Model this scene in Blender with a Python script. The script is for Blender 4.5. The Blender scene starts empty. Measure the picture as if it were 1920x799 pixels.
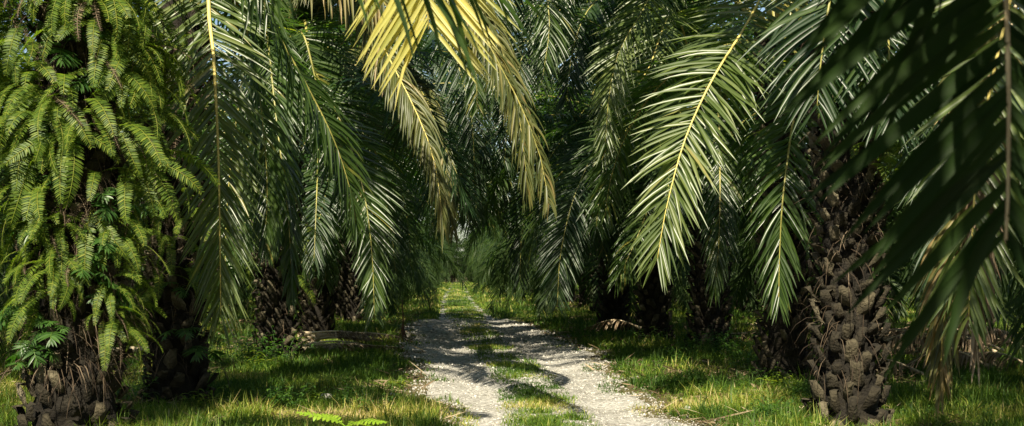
import bpy, math, random
import numpy as np
from mathutils import Vector
rng = np.random.default_rng(7)
random.seed(7)
R = math.radians
sc = bpy.context.scene
COL = sc.collection

# ------------------------------------------------------------------ camera
FPX = 2667.0                       # focal length in pixels of the 1920 wide photograph
CAM = np.array([0.0, 0.0, 1.6])
yaw, pitch = math.atan(100 / FPX), math.atan(110.5 / FPX)
Fw = np.array([math.sin(yaw) * math.cos(pitch), math.cos(yaw) * math.cos(pitch), math.sin(pitch)])
Rt = np.array([math.cos(yaw), -math.sin(yaw), 0.0])
Up = np.cross(Rt, Fw)
cam = bpy.data.cameras.new('camera'); co = bpy.data.objects.new('camera', cam); COL.objects.link(co)
cam.sensor_width = 36; cam.lens = 36 * FPX / 1920; cam.clip_end = 2000; cam.clip_start = 0.05
co.location = CAM; co.rotation_euler = (math.pi / 2 + pitch, 0, -yaw)
cam.dof.use_dof = True; cam.dof.focus_distance = 16.5; cam.dof.aperture_fstop = 5.0
sc.camera = co

def P(px, py, d):
    return CAM + d * (Fw + (px - 960) / FPX * Rt - (py - 399.5) / FPX * Up)
def proj(p):
    v = np.asarray(p) - CAM; d = v @ Fw
    return 960 + FPX * (v @ Rt) / d, 399.5 - FPX * (v @ Up) / d, d
def G(px, py):                     # point of the ground seen at a pixel
    v = Fw + (px - 960) / FPX * Rt - (py - 399.5) / FPX * Up
    t = CAM[2] / -v[2]; p = CAM + t * v
    return p[0], p[1]

SE, SAZ = 43.0, 192.0               # sun elevation, compass azimuth (0 = +Y, 90 = +X)
SUN = np.array([math.sin(R(SAZ)) * math.cos(R(SE)), math.cos(R(SAZ)) * math.cos(R(SE)), math.sin(R(SE))])
# ------------------------------------------------------------------ noise
_tab = rng.random((256, 256))
def vnoise(x, y):
    x = np.asarray(x, float); y = np.asarray(y, float)
    xi = np.floor(x).astype(int); yi = np.floor(y).astype(int)
    fx = x - xi; fy = y - yi
    fx = fx * fx * (3 - 2 * fx); fy = fy * fy * (3 - 2 * fy)
    a = _tab[xi & 255, yi & 255]; b = _tab[(xi + 1) & 255, yi & 255]
    c = _tab[xi & 255, (yi + 1) & 255]; d = _tab[(xi + 1) & 255, (yi + 1) & 255]
    return (a * (1 - fx) + b * fx) * (1 - fy) + (c * (1 - fx) + d * fx) * fy
def fbm(x, y, o=3):
    s = 0; a = .5; t = 0
    for i in range(o):
        s = s + a * vnoise(x * 2 ** i + 17.3 * i, y * 2 ** i + 5.1 * i); t += a; a *= .5
    return s / t
def road_c(y):
    return np.interp(y, [0, 14, 22, 33, 60, 90, 230], [1.0, 1.0, 1.0, .6, .1, -.1, -.1])
def gh(x, y):                      # ground height
    x = np.asarray(x, float); y = np.asarray(y, float)
    u = x - road_c(y)
    rut = np.exp(-((np.abs(u) - .82) / .28) ** 2)
    return .10 * (fbm(x * .35, y * .35) - .5) + .05 * (fbm(x * 1.7 + 9, y * 1.7) - .5) - .05 * rut + .03 * (vnoise(x*.3, y * .8+40) - .5)

# ------------------------------------------------------------------ mesh helpers
def mk_mesh(name, V, quads=None, tris=None, attr=None, mats=(), smooth=True, fmat=None):
    me = bpy.data.meshes.new(name)
    V = np.asarray(V, np.float32)
    q = np.zeros((0, 4), np.int32) if quads is None else np.asarray(quads, np.int32).reshape(-1, 4)
    t = np.zeros((0, 3), np.int32) if tris is None else np.asarray(tris, np.int32).reshape(-1, 3)
    me.vertices.add(len(V)); me.vertices.foreach_set('co', V.ravel())
    me.loops.add(q.size + t.size); me.loops.foreach_set('vertex_index', np.concatenate([q.ravel(), t.ravel()]))
    me.polygons.add(len(q) + len(t))
    ls = np.concatenate([np.arange(len(q)) * 4, q.size + np.arange(len(t)) * 3]).astype(np.int32)
    me.polygons.foreach_set('loop_start', ls)
    if smooth: me.polygons.foreach_set('use_smooth', np.ones(len(ls), bool))
    for m in mats: me.materials.append(m)
    if fmat is not None: me.polygons.foreach_set('material_index', np.asarray(fmat, np.int32))
    me.update(calc_edges=True); me.validate()
    if attr is not None:
        a = me.attributes.new('rnd', 'FLOAT', 'POINT'); a.data.foreach_set('value', np.asarray(attr, np.float32))
    return me
def obj(name, me, parent=None, loc=None, rz=0.0):
    o = bpy.data.objects.new(name, me); COL.objects.link(o)
    if parent is not None: o.parent = parent
    if loc is not None: o.location = loc
    o.rotation_euler = (0, 0, rz)
    return o
def tag(o, label=None, cat=None, group=None, kind=None):
    if label: o['label'] = label
    if cat: o['category'] = cat
    if group: o['group'] = group
    if kind: o['kind'] = kind
    return o
def norm(v): return v / np.maximum(np.linalg.norm(v, axis=-1, keepdims=True), 1e-9)

PROF = {6: [.45, .95, 1, .86, .55, .05], 4: [.55, 1, .8, .06], 5: [.5, 1, .95, .6, .05], 3: [.8, 1, .06]}
def blades(P0, D, N, L, w, g, k=6, fold=.28, twist=None, rv=None, z=-1.0):
    """strips that start at P0 along D, face N, droop by g; returns verts, quads, attr"""
    n = len(P0); D = norm(D); W = norm(np.cross(D, N))
    if twist is not None:
        Nn = np.cross(W, D); W = W * np.cos(twist)[:, None] + Nn * np.sin(twist)[:, None]
    cur = P0.copy(); seg = (L / (k - 1))[:, None]
    prof = PROF[k]; out = []
    down = np.array([0, 0, z])
    for i in range(k):
        t = i / (k - 1)
        Di = norm(D + down * (g * t ** 1.3)[:, None])
        if i: cur = cur + .5 * (Di + Dp) * seg
        Dp = Di
        Wi = norm(W - (W * Di).sum(1, keepdims=True) * Di)
        hw = (w * .5 * prof[i])[:, None]
        if fold:
            Ni = np.cross(Wi, Di)
            out += [cur - Wi * hw, cur - Ni * hw * fold * 2, cur + Wi * hw]
        else:
            out += [cur - Wi * hw, cur + Wi * hw]
    m = 3 if fold else 2
    V = np.stack(out, 1).reshape(-1, 3)
    base = (np.arange(n) * (k * m))[:, None]
    q = []
    for i in range(k - 1):
        for j in range(m - 1):
            a = i * m + j
            q.append(base + np.array([[a, a + 1, a + 1 + m, a + m]]))
    Q = np.stack(q, 1).reshape(-1, 4)
    if rv is None: rv = rng.random(n)
    return V, Q, np.repeat(rv, k * m)
class Acc:
    def __init__(s): s.V = []; s.Q = []; s.T = []; s.A = []; s.n = 0
    def add(s, V, Q=None, A=None, T=None):
        V = np.asarray(V, float); s.V.append(V)
        if Q is not None and len(Q): s.Q.append(np.asarray(Q) + s.n)
        if T is not None and len(T): s.T.append(np.asarray(T) + s.n)
        s.A.append(np.zeros(len(V)) if A is None else np.broadcast_to(A, (len(V),))); s.n += len(V)
    def mesh(s, name, mats, smooth=True):
        return mk_mesh(name, np.concatenate(s.V), np.concatenate(s.Q) if s.Q else None,
                       np.concatenate(s.T) if s.T else None, np.concatenate(s.A), mats, smooth)
def tube(pts, rad, k=6, squash=1.0, N=None):
    pts = np.asarray(pts, float); n = len(pts); T = norm(np.gradient(pts, axis=0))
    ref = np.tile(np.array([0.3, 1, .1]), (n, 1)) if N is None else N
    B = norm(np.cross(T, ref)); Nn = np.cross(B, T)
    a = np.arange(k) / k * 2 * math.pi
    rad = np.broadcast_to(np.asarray(rad, float), (n,))
    V = pts[:, None] + rad[:, None, None] * (B[:, None] * np.cos(a)[None, :, None] + squash * Nn[:, None] * np.sin(a)[None, :, None])
    Q = []
    for i in range(n - 1):
        for j in range(k):
            Q.append([i * k + j, i * k + (j + 1) % k, (i + 1) * k + (j + 1) % k, (i + 1) * k + j])
    V = V.reshape(-1, 3)
    V = np.concatenate([V, pts[-1:]]); T3 = [[(n - 1) * k + j, (n - 1) * k + (j + 1) % k, n * k] for j in range(k)]
    return V, np.array(Q), np.array(T3)
def spline(pts, n=48):
    pts = np.asarray(pts, float)
    p = np.concatenate([[2 * pts[0] - pts[1]], pts, [2 * pts[-1] - pts[-2]]])
    out = []
    for i in range(1, len(p) - 2):
        for t in np.linspace(0, 1, 16, endpoint=False):
            out.append(.5 * ((2 * p[i]) + (-p[i - 1] + p[i + 1]) * t + (2 * p[i - 1] - 5 * p[i] + 4 * p[i + 1] - p[i + 2]) * t * t + (-p[i - 1] + 3 * p[i] - 3 * p[i + 1] + p[i + 2]) * t ** 3))
    out.append(p[-2]); out = np.array(out)
    s = np.concatenate([[0], np.cumsum(np.linalg.norm(np.diff(out, axis=0), axis=1))])
    u = np.linspace(0, s[-1], n)
    return np.stack([np.interp(u, s, out[:, i]) for i in range(3)], 1), s[-1]

# ------------------------------------------------------------------ materials
def nt(name):
    m = bpy.data.materials.new(name); m.use_nodes = True; t = m.node_tree; t.nodes.clear()
    o = t.nodes.new('ShaderNodeOutputMaterial'); return m, t, o
def ramp(t, cols, inp):
    r = t.nodes.new('ShaderNodeValToRGB'); e = r.color_ramp.elements
    while len(e) < len(cols): e.new(.5)
    for i, (p_, c) in enumerate(cols): e[i].position = p_; e[i].color = (*c, 1)
    t.links.new(inp, r.inputs[0]); return r.outputs[0]
def leaf_mat(name, cols, trans, rough=.38, spec=.5, tmix=.35, noise=.25, nscale=3.0):
    m, t, o = nt(name)
    a = t.nodes.new('ShaderNodeAttribute'); a.attribute_name = 'rnd'
    nz = t.nodes.new('ShaderNodeTexNoise'); nz.inputs['Scale'].default_value = nscale
    tc = t.nodes.new('ShaderNodeTexCoord'); t.links.new(tc.outputs['Object'], nz.inputs[0])
    mx = t.nodes.new('ShaderNodeMath'); mx.operation = 'MULTIPLY_ADD'; mx.inputs[1].default_value = noise * 2
    sb = t.nodes.new('ShaderNodeMath'); sb.operation = 'SUBTRACT'; sb.inputs[1].default_value = noise
    t.links.new(nz.outputs[0], mx.inputs[0]); t.links.new(a.outputs['Fac'], mx.inputs[2]); t.links.new(mx.outputs[0], sb.inputs[0])
    c = ramp(t, cols, sb.outputs[0])
    b = t.nodes.new('ShaderNodeBsdfPrincipled'); t.links.new(c, b.inputs['Base Color'])
    b.inputs['Roughness'].default_value = rough; b.inputs['Specular IOR Level'].default_value = spec
    tr = t.nodes.new('ShaderNodeBsdfTranslucent')
    mc = t.nodes.new('ShaderNodeMix'); mc.data_type = 'RGBA'; mc.blend_type = 'MULTIPLY'; mc.inputs[0].default_value = 1
    t.links.new(c, mc.inputs[6]); mc.inputs[7].default_value = (*trans, 1); mc.clamp_result = False
    t.links.new(mc.outputs[2], tr.inputs[0])
    ms = t.nodes.new('ShaderNodeMixShader'); ms.inputs[0].default_value = tmix
    t.links.new(b.outputs[0], ms.inputs[1]); t.links.new(tr.outputs[0], ms.inputs[2]); t.links.new(ms.outputs[0], o.inputs[0])
    return m
def solid_mat(name, cols, scale=6, rough=.8, bump=.4, bscale=30, spec=.3, attr=False, detail=6):
    m, t, o = nt(name)
    tc = t.nodes.new('ShaderNodeTexCoord'); nz = t.nodes.new('ShaderNodeTexNoise'); nz.inputs['Scale'].default_value = scale
    nz.inputs['Detail'].default_value = detail; t.links.new(tc.outputs['Object'], nz.inputs[0])
    src = nz.outputs[0]
    if attr:
        a = t.nodes.new('ShaderNodeAttribute'); a.attribute_name = 'rnd'
        mx = t.nodes.new('ShaderNodeMath'); mx.operation = 'MULTIPLY_ADD'; mx.inputs[1].default_value = .7
        t.links.new(a.outputs['Fac'], mx.inputs[0])
        m2 = t.nodes.new('ShaderNodeMath'); m2.operation = 'MULTIPLY_ADD'; m2.inputs[1].default_value = .8; m2.inputs[2].default_value = -.25
        t.links.new(nz.outputs[0], m2.inputs[0]); t.links.new(m2.outputs[0], mx.inputs[2]); src = mx.outputs[0]
    c = ramp(t, cols, src)
    b = t.nodes.new('ShaderNodeBsdfPrincipled'); t.links.new(c, b.inputs['Base Color'])
    b.inputs['Roughness'].default_value = rough; b.inputs['Specular IOR Level'].default_value = spec
    n2 = t.nodes.new('ShaderNodeTexNoise'); n2.inputs['Scale'].default_value = bscale; n2.inputs['Detail'].default_value = 5
    t.links.new(tc.outputs['Object'], n2.inputs[0])
    bp = t.nodes.new('ShaderNodeBump'); bp.inputs['Strength'].default_value = bump; bp.inputs['Distance'].default_value = .03
    t.links.new(n2.outputs[0], bp.inputs['Height']); t.links.new(bp.outputs[0], b.inputs['Normal'])
    t.links.new(b.outputs[0], o.inputs[0]); return m

M = {}
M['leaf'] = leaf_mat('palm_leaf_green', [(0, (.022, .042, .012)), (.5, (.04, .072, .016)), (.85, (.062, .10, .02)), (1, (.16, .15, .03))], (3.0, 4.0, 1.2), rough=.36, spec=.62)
M['leaf_dark'] = leaf_mat('palm_leaf_dark', [(0, (.012, .03, .012)), (.6, (.025, .05, .016)), (1, (.05, .08, .02))], (2.5, 4, 1), rough=.4, tmix=.28)  # darker tone for some fronds at random; paints shade into the shaded ones
M['leaf_lit'] = leaf_mat('palm_leaf_sunlit', [(0, (.05, .08, .022)), (.5, (.09, .125, .034)), (.9, (.14, .17, .05)), (1, (.24, .22, .08))], (2.4, 2.8, 1.0), rough=.38, spec=.6)  # lit copy of the leaf: sunlight put into a paler colour
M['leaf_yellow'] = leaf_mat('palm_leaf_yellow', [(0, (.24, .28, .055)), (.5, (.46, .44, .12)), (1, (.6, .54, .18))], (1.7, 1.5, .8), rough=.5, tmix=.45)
M['leaf_olive'] = leaf_mat('palm_leaf_olive', [(0, (.04, .06, .016)), (.5, (.09, .105, .03)), (.85, (.17, .16, .05)), (1, (.28, .21, .09))], (1.8, 1.6, .8), rough=.45, spec=.5, tmix=.35, noise=.3)
M['leaf_dry'] = leaf_mat('palm_leaf_drying', [(0, (.05, .06, .018)), (.35, (.12, .13, .035)), (.65, (.23, .17, .055)), (1, (.36, .28, .14))], (1.6, 1.3, .8), rough=.55, tmix=.35, noise=.3)
M['leaf_dead'] = leaf_mat('palm_leaf_dead', [(0, (.10, .07, .04)), (.5, (.22, .16, .10)), (1, (.42, .34, .24))], (1.2, 1.1, .9), rough=.75, tmix=.15, spec=.25)
M['fern'] = leaf_mat('fern_leaf', [(0, (.03, .065, .010)), (.5, (.095, .15, .018)), (.9, (.19, .24, .03)), (1, (.24, .24, .04))], (2.2, 2.4, .8), rough=.5, spec=.35, tmix=.4, nscale=2)
M['fern_broad'] = leaf_mat('broad_fern_leaf', [(0, (.02, .055, .012)), (.6, (.05, .11, .02)), (1, (.11, .18, .03))], (2.2, 3, .9), rough=.4, spec=.5, tmix=.3)
M['grass'] = leaf_mat('grass_blades', [(0, (.04, .09, .012)), (.35, (.10, .175, .02)), (.6, (.19, .25, .035)), (.8, (.36, .33, .09)), (1, (.48, .40, .2))], (1.9, 1.9, .8), rough=.55, spec=.3, tmix=.4, noise=.12, nscale=.6)
M['seedling'] = leaf_mat('seedling_leaf', [(0, (.2, .36, .02)), (1, (.32, .48, .04))], (1.9, 1.7, .6), rough=.5, tmix=.5)
M['leaf_far_shaded'] = leaf_mat('palm_leaf_far_shaded', [(0, (.016, .032, .010)), (.6, (.032, .056, .014)), (1, (.06, .085, .02))], (2.5, 3.5, 1), rough=.55, spec=.22, tmix=.28)  # shade among the far crowns painted in as a darker leaf colour
M['leaf_shaded'] = leaf_mat('palm_leaf_shaded', [(0, (.007, .018, .004)), (1, (.022, .042, .008))], (2, 3, 1), rough=.6, spec=.14, tmix=.2)  # shaded copy of the leaf: shade on the nearest frond put into the colour
M['rachis'] = solid_mat('palm_rachis', [(.2, (.13, .14, .03)), (.7, (.36, .32, .09))], scale=2, rough=.45, bump=.1, spec=.5)
M['rachis_lit'] = solid_mat('palm_rachis_yellow_lit', [(.2, (.42, .34, .08)), (.7, (.6, .5, .16))], scale=2, rough=.45, bump=.1)  # yellow midribs, with the sun on them put into a brighter colour
M['rachis_dead'] = solid_mat('palm_rachis_dead', [(.2, (.26, .19, .11)), (.75, (.62, .52, .36))], scale=5, rough=.75, bump=.3)
M['bark'] = solid_mat('palm_trunk', [(.15, (.010, .008, .005)), (.45, (.030, .025, .015)), (.75, (.078, .066, .04)), (1, (.19, .165, .11))], scale=9, rough=.9, bump=1.0, bscale=34, attr=True)
M['fibre'] = leaf_mat('dry_fibre', [(0, (.018, .012, .008)), (.7, (.06, .042, .026)), (1, (.16, .12, .08))], (1, 1, 1), rough=.8, tmix=.1, spec=.2)
M['litter'] = leaf_mat('leaf_litter', [(0, (.06, .04, .022)), (.6, (.17, .12, .07)), (1, (.38, .31, .2))], (1, 1, 1), rough=.8, tmix=.1, spec=.2, noise=.15, nscale=.8)
M['stone'] = solid_mat('pale_stone', [(.2, (.20, .19, .16)), (.6, (.36, .345, .31)), (1, (.55, .53, .49))], scale=9, rough=.9, bump=.4, attr=True)
M['bark_small'] = solid_mat('brown_stem', [(.2, (.05, .028, .018)), (.8, (.13, .07, .04))], scale=12, rough=.8)

def soil_mat():
    m, t, o = nt('soil'); tc = t.nodes.new('ShaderNodeTexCoord')
    n1 = t.nodes.new('ShaderNodeTexNoise'); n1.inputs['Scale'].default_value = .8; n1.inputs['Detail'].default_value = 8
    n2 = t.nodes.new('ShaderNodeTexNoise'); n2.inputs['Scale'].default_value = 25; n2.inputs['Detail'].default_value = 6
    for n in (n1, n2): t.links.new(tc.outputs['Object'], n.inputs[0])
    a = t.nodes.new('ShaderNodeMath'); a.operation = 'MULTIPLY_ADD'; a.inputs[1].default_value = .6
    s = t.nodes.new('ShaderNodeMath'); s.operation = 'MULTIPLY'; s.inputs[1].default_value = .5
    t.links.new(n2.outputs[0], a.inputs[0]); t.links.new(n1.outputs[0], s.inputs[0]); t.links.new(s.outputs[0], a.inputs[2])
    c = ramp(t, [(.25, (.03, .03, .012)), (.45, (.06, .065, .02)), (.6, (.11, .09, .04)), (.75, (.2, .16, .09))], a.outputs[0])
    b = t.nodes.new('ShaderNodeBsdfPrincipled'); b.inputs['Roughness'].default_value = .95; b.inputs['Specular IOR Level'].default_value = .2
    t.links.new(c, b.inputs['Base Color'])
    bp = t.nodes.new('ShaderNodeBump'); bp.inputs['Strength'].default_value = .8; bp.inputs['Distance'].default_value = .05
    t.links.new(n2.outputs[0], bp.inputs['Height']); t.links.new(bp.outputs[0], b.inputs['Normal']); t.links.new(b.outputs[0], o.inputs[0]); return m
def gravel_mat():
    m, t, o = nt('gravel'); tc = t.nodes.new('ShaderNodeTexCoord')
    v = t.nodes.new('ShaderNodeTexVoronoi'); v.inputs['Scale'].default_value = 26
    n1 = t.nodes.new('ShaderNodeTexNoise'); n1.inputs['Scale'].default_value = 1.1; n1.inputs['Detail'].default_value = 8
    n2 = t.nodes.new('ShaderNodeTexNoise'); n2.inputs['Scale'].default_value = 45; n2.inputs['Detail'].default_value = 4
    for n in (v, n1, n2): t.links.new(tc.outputs['Object'], n.inputs[0])
    bw = t.nodes.new('ShaderNodeRGBToBW'); t.links.new(v.outputs['Color'], bw.inputs[0])
    a = t.nodes.new('ShaderNodeMath'); a.operation = 'MULTIPLY_ADD'; a.inputs[1].default_value = .45
    s = t.nodes.new('ShaderNodeMath'); s.operation = 'MULTIPLY'; s.inputs[1].default_value = .65
    t.links.new(bw.outputs[0], a.inputs[0]); t.links.new(n1.outputs[0], s.inputs[0]); t.links.new(s.outputs[0], a.inputs[2])
    c = ramp(t, [(.25, (.11, .10, .085)), (.42, (.23, .22, .19)), (.6, (.36, .35, .32)), (.85, (.54, .53, .49))], a.outputs[0])
    b = t.nodes.new('ShaderNodeBsdfPrincipled'); b.inputs['Roughness'].default_value = .95; b.inputs['Specular IOR Level'].default_value = .2
    t.links.new(c, b.inputs['Base Color'])
    ad = t.nodes.new('ShaderNodeMath'); ad.operation = 'ADD'; t.links.new(v.outputs['Distance'], ad.inputs[0]); t.links.new(n2.outputs[0], ad.inputs[1])
    bp = t.nodes.new('ShaderNodeBump'); bp.inputs['Strength'].default_value = .9; bp.inputs['Distance'].default_value = .03; bp.invert = True
    t.links.new(ad.outputs[0], bp.inputs['Height']); t.links.new(bp.outputs[0], b.inputs['Normal']); t.links.new(b.outputs[0], o.inputs[0]); return m
M['soil'] = soil_mat(); M['gravel'] = gravel_mat()

# ------------------------------------------------------------------ ground and track
def grid(xs, ys, zf, name, mats):
    X, Y = np.meshgrid(xs, ys); Z = zf(X, Y); V = np.stack([X, Y, Z], -1).reshape(-1, 3)
    nx, ny = len(xs), len(ys); i = np.arange(nx - 1)[None, :] + (np.arange(ny - 1) * nx)[:, None]; i = i.ravel()
    return mk_mesh(name, V, np.stack([i, i + 1, i + 1 + nx, i + nx], 1), mats=mats)
xs = np.concatenate([[-900, -400, -200, -120], np.arange(-80, -14, 1.5), np.arange(-14, 14, .14), np.arange(14, 80, 1.5), [120, 200, 400, 900]])
ys = np.concatenate([[-900, -300, -100, -40], np.arange(-20, 11, 1.0), np.arange(11, 45, .16), np.arange(45, 230, .9), [260, 320, 500, 1000, 1800]])
tag(obj('ground', grid(xs, ys, gh, 'ground', [M['soil']])), kind='structure')
ty = np.arange(-8, 214, .15); us = np.linspace(-1, 1, 41)
hwL = np.interp(ty, [0, 15, 18, 22, 30, 40, 50, 56, 62, 130], [1.0, 1.0, 1.35, 1.6, 1.9, 1.8, 1.6, 1.1, 1.05, 1.0]) + .7 * (fbm(ty * 0 + 3, ty * .8) - .5)
hwR = np.interp(ty, [0, 15, 22, 30, 40, 50, 56, 62, 130], [1.4, 1.4, 1.5, 1.9, 1.8, 1.5, 1.05, 1.0, .95]) + .7 * (fbm(ty * 0 + 30, ty * .8) - .5)
TX = road_c(ty)[:, None] + np.where(us[None] < 0, us[None] * hwL[:, None], us[None] * hwR[:, None])
TY = np.repeat(ty[:, None], 41, 1)
TZ = gh(TX, TY) + .012 - .03 * np.abs(us[None]) ** 10 + .018 * (fbm(TX * 6, TY * 6) - .5) * (1 - np.abs(us[None]) ** 4)
ti = (np.arange(40)[None, :] + (np.arange(len(ty) - 1) * 41)[:, None]).ravel()
tag(obj('track', mk_mesh('track', np.stack([TX, TY, TZ], -1).reshape(-1, 3), np.stack([ti, ti + 1, ti + 42, ti + 41], 1), mats=[M['gravel']])), kind='structure')
def on_track(x, y):                # 0 outside, 1 in the wheel ruts
    u = x - road_c(y); L_ = np.interp(y, ty, hwL); R_ = np.interp(y, ty, hwR)
    e = np.where(u < 0, -u / L_, u / R_)
    return u, e

# stones on the track: nobody could count them
def ico():
    t = (1 + 5 ** .5) / 2
    v = norm(np.array([(-1, t, 0), (1, t, 0), (-1, -t, 0), (1, -t, 0), (0, -1, t), (0, 1, t), (0, -1, -t), (0, 1, -t), (t, 0, -1), (t, 0, 1), (-t, 0, -1), (-t, 0, 1)], float))
    f = np.array([(0, 11, 5), (0, 5, 1), (0, 1, 7), (0, 7, 10), (0, 10, 11), (1, 5, 9), (5, 11, 4), (11, 10, 2), (10, 7, 6), (7, 1, 8), (3, 9, 4), (3, 4, 2), (3, 2, 6), (3, 6, 8), (3, 8, 9), (4, 9, 5), (2, 4, 11), (6, 2, 10), (8, 6, 7), (9, 8, 1)])
    return v, f
IV, IF = ico()
def stones(n, xf, smin, smax, name, ylo=12.5, yhi=45):
    y = ylo + (yhi - ylo) * rng.random(n) ** 2.0; x = xf(y, n); s = smin + (smax - smin) * rng.random(n) ** 3 ; s *= np.clip(y / 20, .8, 2)
    sc3 = s[:, None, None] * (.6 + .6 * rng.random((n, 1, 3))); V = IV[None] * (1 + .35 * (rng.random((n, 12, 1)) - .5)) * sc3
    V = V + np.stack([x, y, gh(x, y) + s * .25 + .005], 1)[:, None]
    F = IF[None] + (np.arange(n) * 12)[:, None, None]
    return mk_mesh(name, V.reshape(-1, 3), tris=F.reshape(-1, 3), attr=np.repeat(rng.random(n), 12), mats=[M['stone']], smooth=False)
def xf(y, n):
    u = (rng.random(n) * 2 - 1) * np.where(rng.random(n) < .2, 1.35, 1.05)
    return road_c(y) + np.where(u < 0, u * np.interp(y, ty, hwL), u * np.interp(y, ty, hwR))
tag(obj('gravel_stones', stones(30000, xf, .005, .021, 'gravel_stones')), 'pale crushed limestone chips strewn along the wheel ruts of the track', 'gravel', kind='stuff')

# ------------------------------------------------------------------ palms: where they stand
LP = [(-3.72, 14.0), (-3.5, 17.9), (-3.15, 25.0), (-3.45, 35.0), (-3.4, 45.0), (-4.5, 54), (-4.9, 63), (-5.0, 72), (-5.2, 82), (-5.6, 92), (-5.9, 103)]
RP = [(4.06, 14.7), (4.75, 20.5), (4.95, 28.0), (4.4, 32.0), (4.1, 37.5), (4.9, 45.5), (5.4, 54), (5.6, 63), (5.6, 72), (5.5, 82), (5.4, 92), (5.2, 103)]

# ------------------------------------------------------------------ grass
def grass(n_tuft, ylo, yhi, name):
    out = Acc()
    # tufts with density falling with distance
    y = ylo * (yhi / ylo) ** rng.random(n_tuft)
    y = ylo + (y - ylo)
    x = .0375 * y + (rng.random(n_tuft) * 2 - 1) * (.375 * y + 1.2)
    u, e = on_track(x, y)
    dens = .35 + 1.3 * fbm(x * .5, y * .35 + 50)
    patch = fbm(x * .9 + 31, y * .6 + 7)
    mid = (np.abs(u + .02) < .30 + .3 * patch) & ((patch > .30) | (y > 53)) & ((y < 25) | (y > 50) | (patch > .42))
    keep = np.where(e > 1.0, rng.random(n_tuft) < dens * np.clip((e - .98) * 4, .15, 1), False)
    keep |= mid & (rng.random(n_tuft) < .75)
    keep |= (e < 1) & (e > .75) & (patch > .5) & (rng.random(n_tuft) < .45)
    keep |= (y > 53) & ((np.abs(np.abs(u) - .82) > .2)) & (rng.random(n_tuft) < .7)
    bare = fbm(x * .45 + 80, y * .45 + 3)
    keep &= ~((bare > .64) & (e > 1.3) & (rng.random(n_tuft) < .8))
    for (tx, tyy) in LP + RP: keep &= (x - tx) ** 2 + (y - tyy) ** 2 > .16
    yf = 48 * (212 / 48) ** rng.random(16000); uf = rng.uniform(-1.5, 1.5, 16000); kf = (np.abs(np.abs(uf) - .82) > .17); yf, uf = yf[kf], uf[kf]
    x = np.concatenate([x[keep], road_c(yf) + uf]); y = np.concatenate([y[keep], yf]); u = np.concatenate([u[keep], uf]); e = np.concatenate([e[keep], np.abs(uf)])
    ym = 12.5 * (50 / 12.5) ** rng.random(15000); um = rng.normal(-.02, .24, 15000); xm = road_c(ym) + um
    km = (fbm(xm * 1.3 + 31, ym * .5 + 7) > np.where(ym > 24, .57, .43)) & (np.abs(um) < .5) & (rng.random(15000) < .5)
    x = np.concatenate([x, xm[km]]); y = np.concatenate([y, ym[km]]); u = np.concatenate([u, um[km]]); e = np.concatenate([e, np.abs(um[km])])
    k = 7; n = len(x)
    hbase = .06 + .16 * fbm(x * .8 + 5, y * .8) ** 1.4 + .10 * (vnoise(x * 2.3 + 60, y * 1.6) > .72)
    hbase = np.where(e > 1.15, hbase * 1.25, hbase * .55)
    X = np.repeat(x, k) + rng.normal(0, .035, n * k) * np.repeat(np.clip(y / 20, 1, 3), k)
    Y = np.repeat(y, k) + rng.normal(0, .035, n * k) * np.repeat(np.clip(y / 20, 1, 3), k)
    H = np.repeat(hbase, k) * (.5 + rng.random(n * k)); az = rng.random(n * k) * 6.283; lean = .15 + .65 * rng.random(n * k)
    D = np.stack([np.cos(az) * lean, np.sin(az) * lean, np.ones(n * k)], 1)
    Nn = np.stack([np.cos(az), np.sin(az), -lean], 1)
    dry = fbm(X * .55 + 200, Y * .7 + 11, 2); rv = np.clip(.27 + 1.6 * (dry - .5) + .22 * rng.normal(size=n * k), 0, 1)
    strip = np.exp(-((Y - 17.0 - .15 * (X+2)) / 1.3) ** 2) * (X < .4) * (X > -5.0)    # strawy band across the left verge
    rv = np.clip(rv + .38 * strip * rng.random(n * k) ** .5, 0, 1)
    w = (.0045 + .004 * rng.random(n * k)) * np.clip(Y / 13, 1, 12)
    V, Q, A = blades(np.stack([X, Y, gh(X, Y) - .01], 1), D, Nn, H, w, .5 + 1.3 * rng.random(n * k), k=3, fold=0, rv=rv)
    return mk_mesh(name, V, Q, attr=A, mats=[M['grass']])
tag(obj('grass', grass(150000, 12.2, 212, 'grass')), 'green and straw coloured grass on both verges and between the wheel ruts', 'grass', kind='stuff')

def litter(n, name):
    y = 12.2 * (70 / 12.2) ** rng.random(n); x = .0375 * y + (rng.random(n) * 2 - 1) * (.375 * y + 1)
    u, e = on_track(x, y); nz = fbm(x * .45 + 80, y * .45 + 3)
    d = np.full(n, 99.)
    for (tx, tyy) in LP + RP: d = np.minimum(d, np.hypot(x - tx, y - tyy))
    keep = ((nz > .56) & (e > 1.1)) | ((d < 1.5) & (rng.random(n) < .6)) | ((e > .9) & (e < 1.35) & (rng.random(n) < .25))
    x, y = x[keep], y[keep]; n = len(x); az = rng.random(n) * 6.283
    D = np.stack([np.cos(az), np.sin(az), rng.normal(.15, .2, n)], 1); L = .08 + .3 * rng.random(n) ** 2
    V, Q, A = blades(np.stack([x, y, gh(x, y) + .015 + .03 * rng.random(n)], 1), D, np.tile([0, 0, 1.], (n, 1)), L, (.008 + .014 * rng.random(n)) * np.clip(y / 16, 1, 3), .3 * rng.random(n), k=4, fold=.2, twist=rng.normal(0, .5, n))
    return mk_mesh(name, V, Q, attr=A, mats=[M['litter']])
tag(obj('leaf_litter', litter(60000, 'leaf_litter')), 'brown dry leaf litter lying between the grass and round the palm bases', 'leaf litter', kind='stuff')

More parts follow.
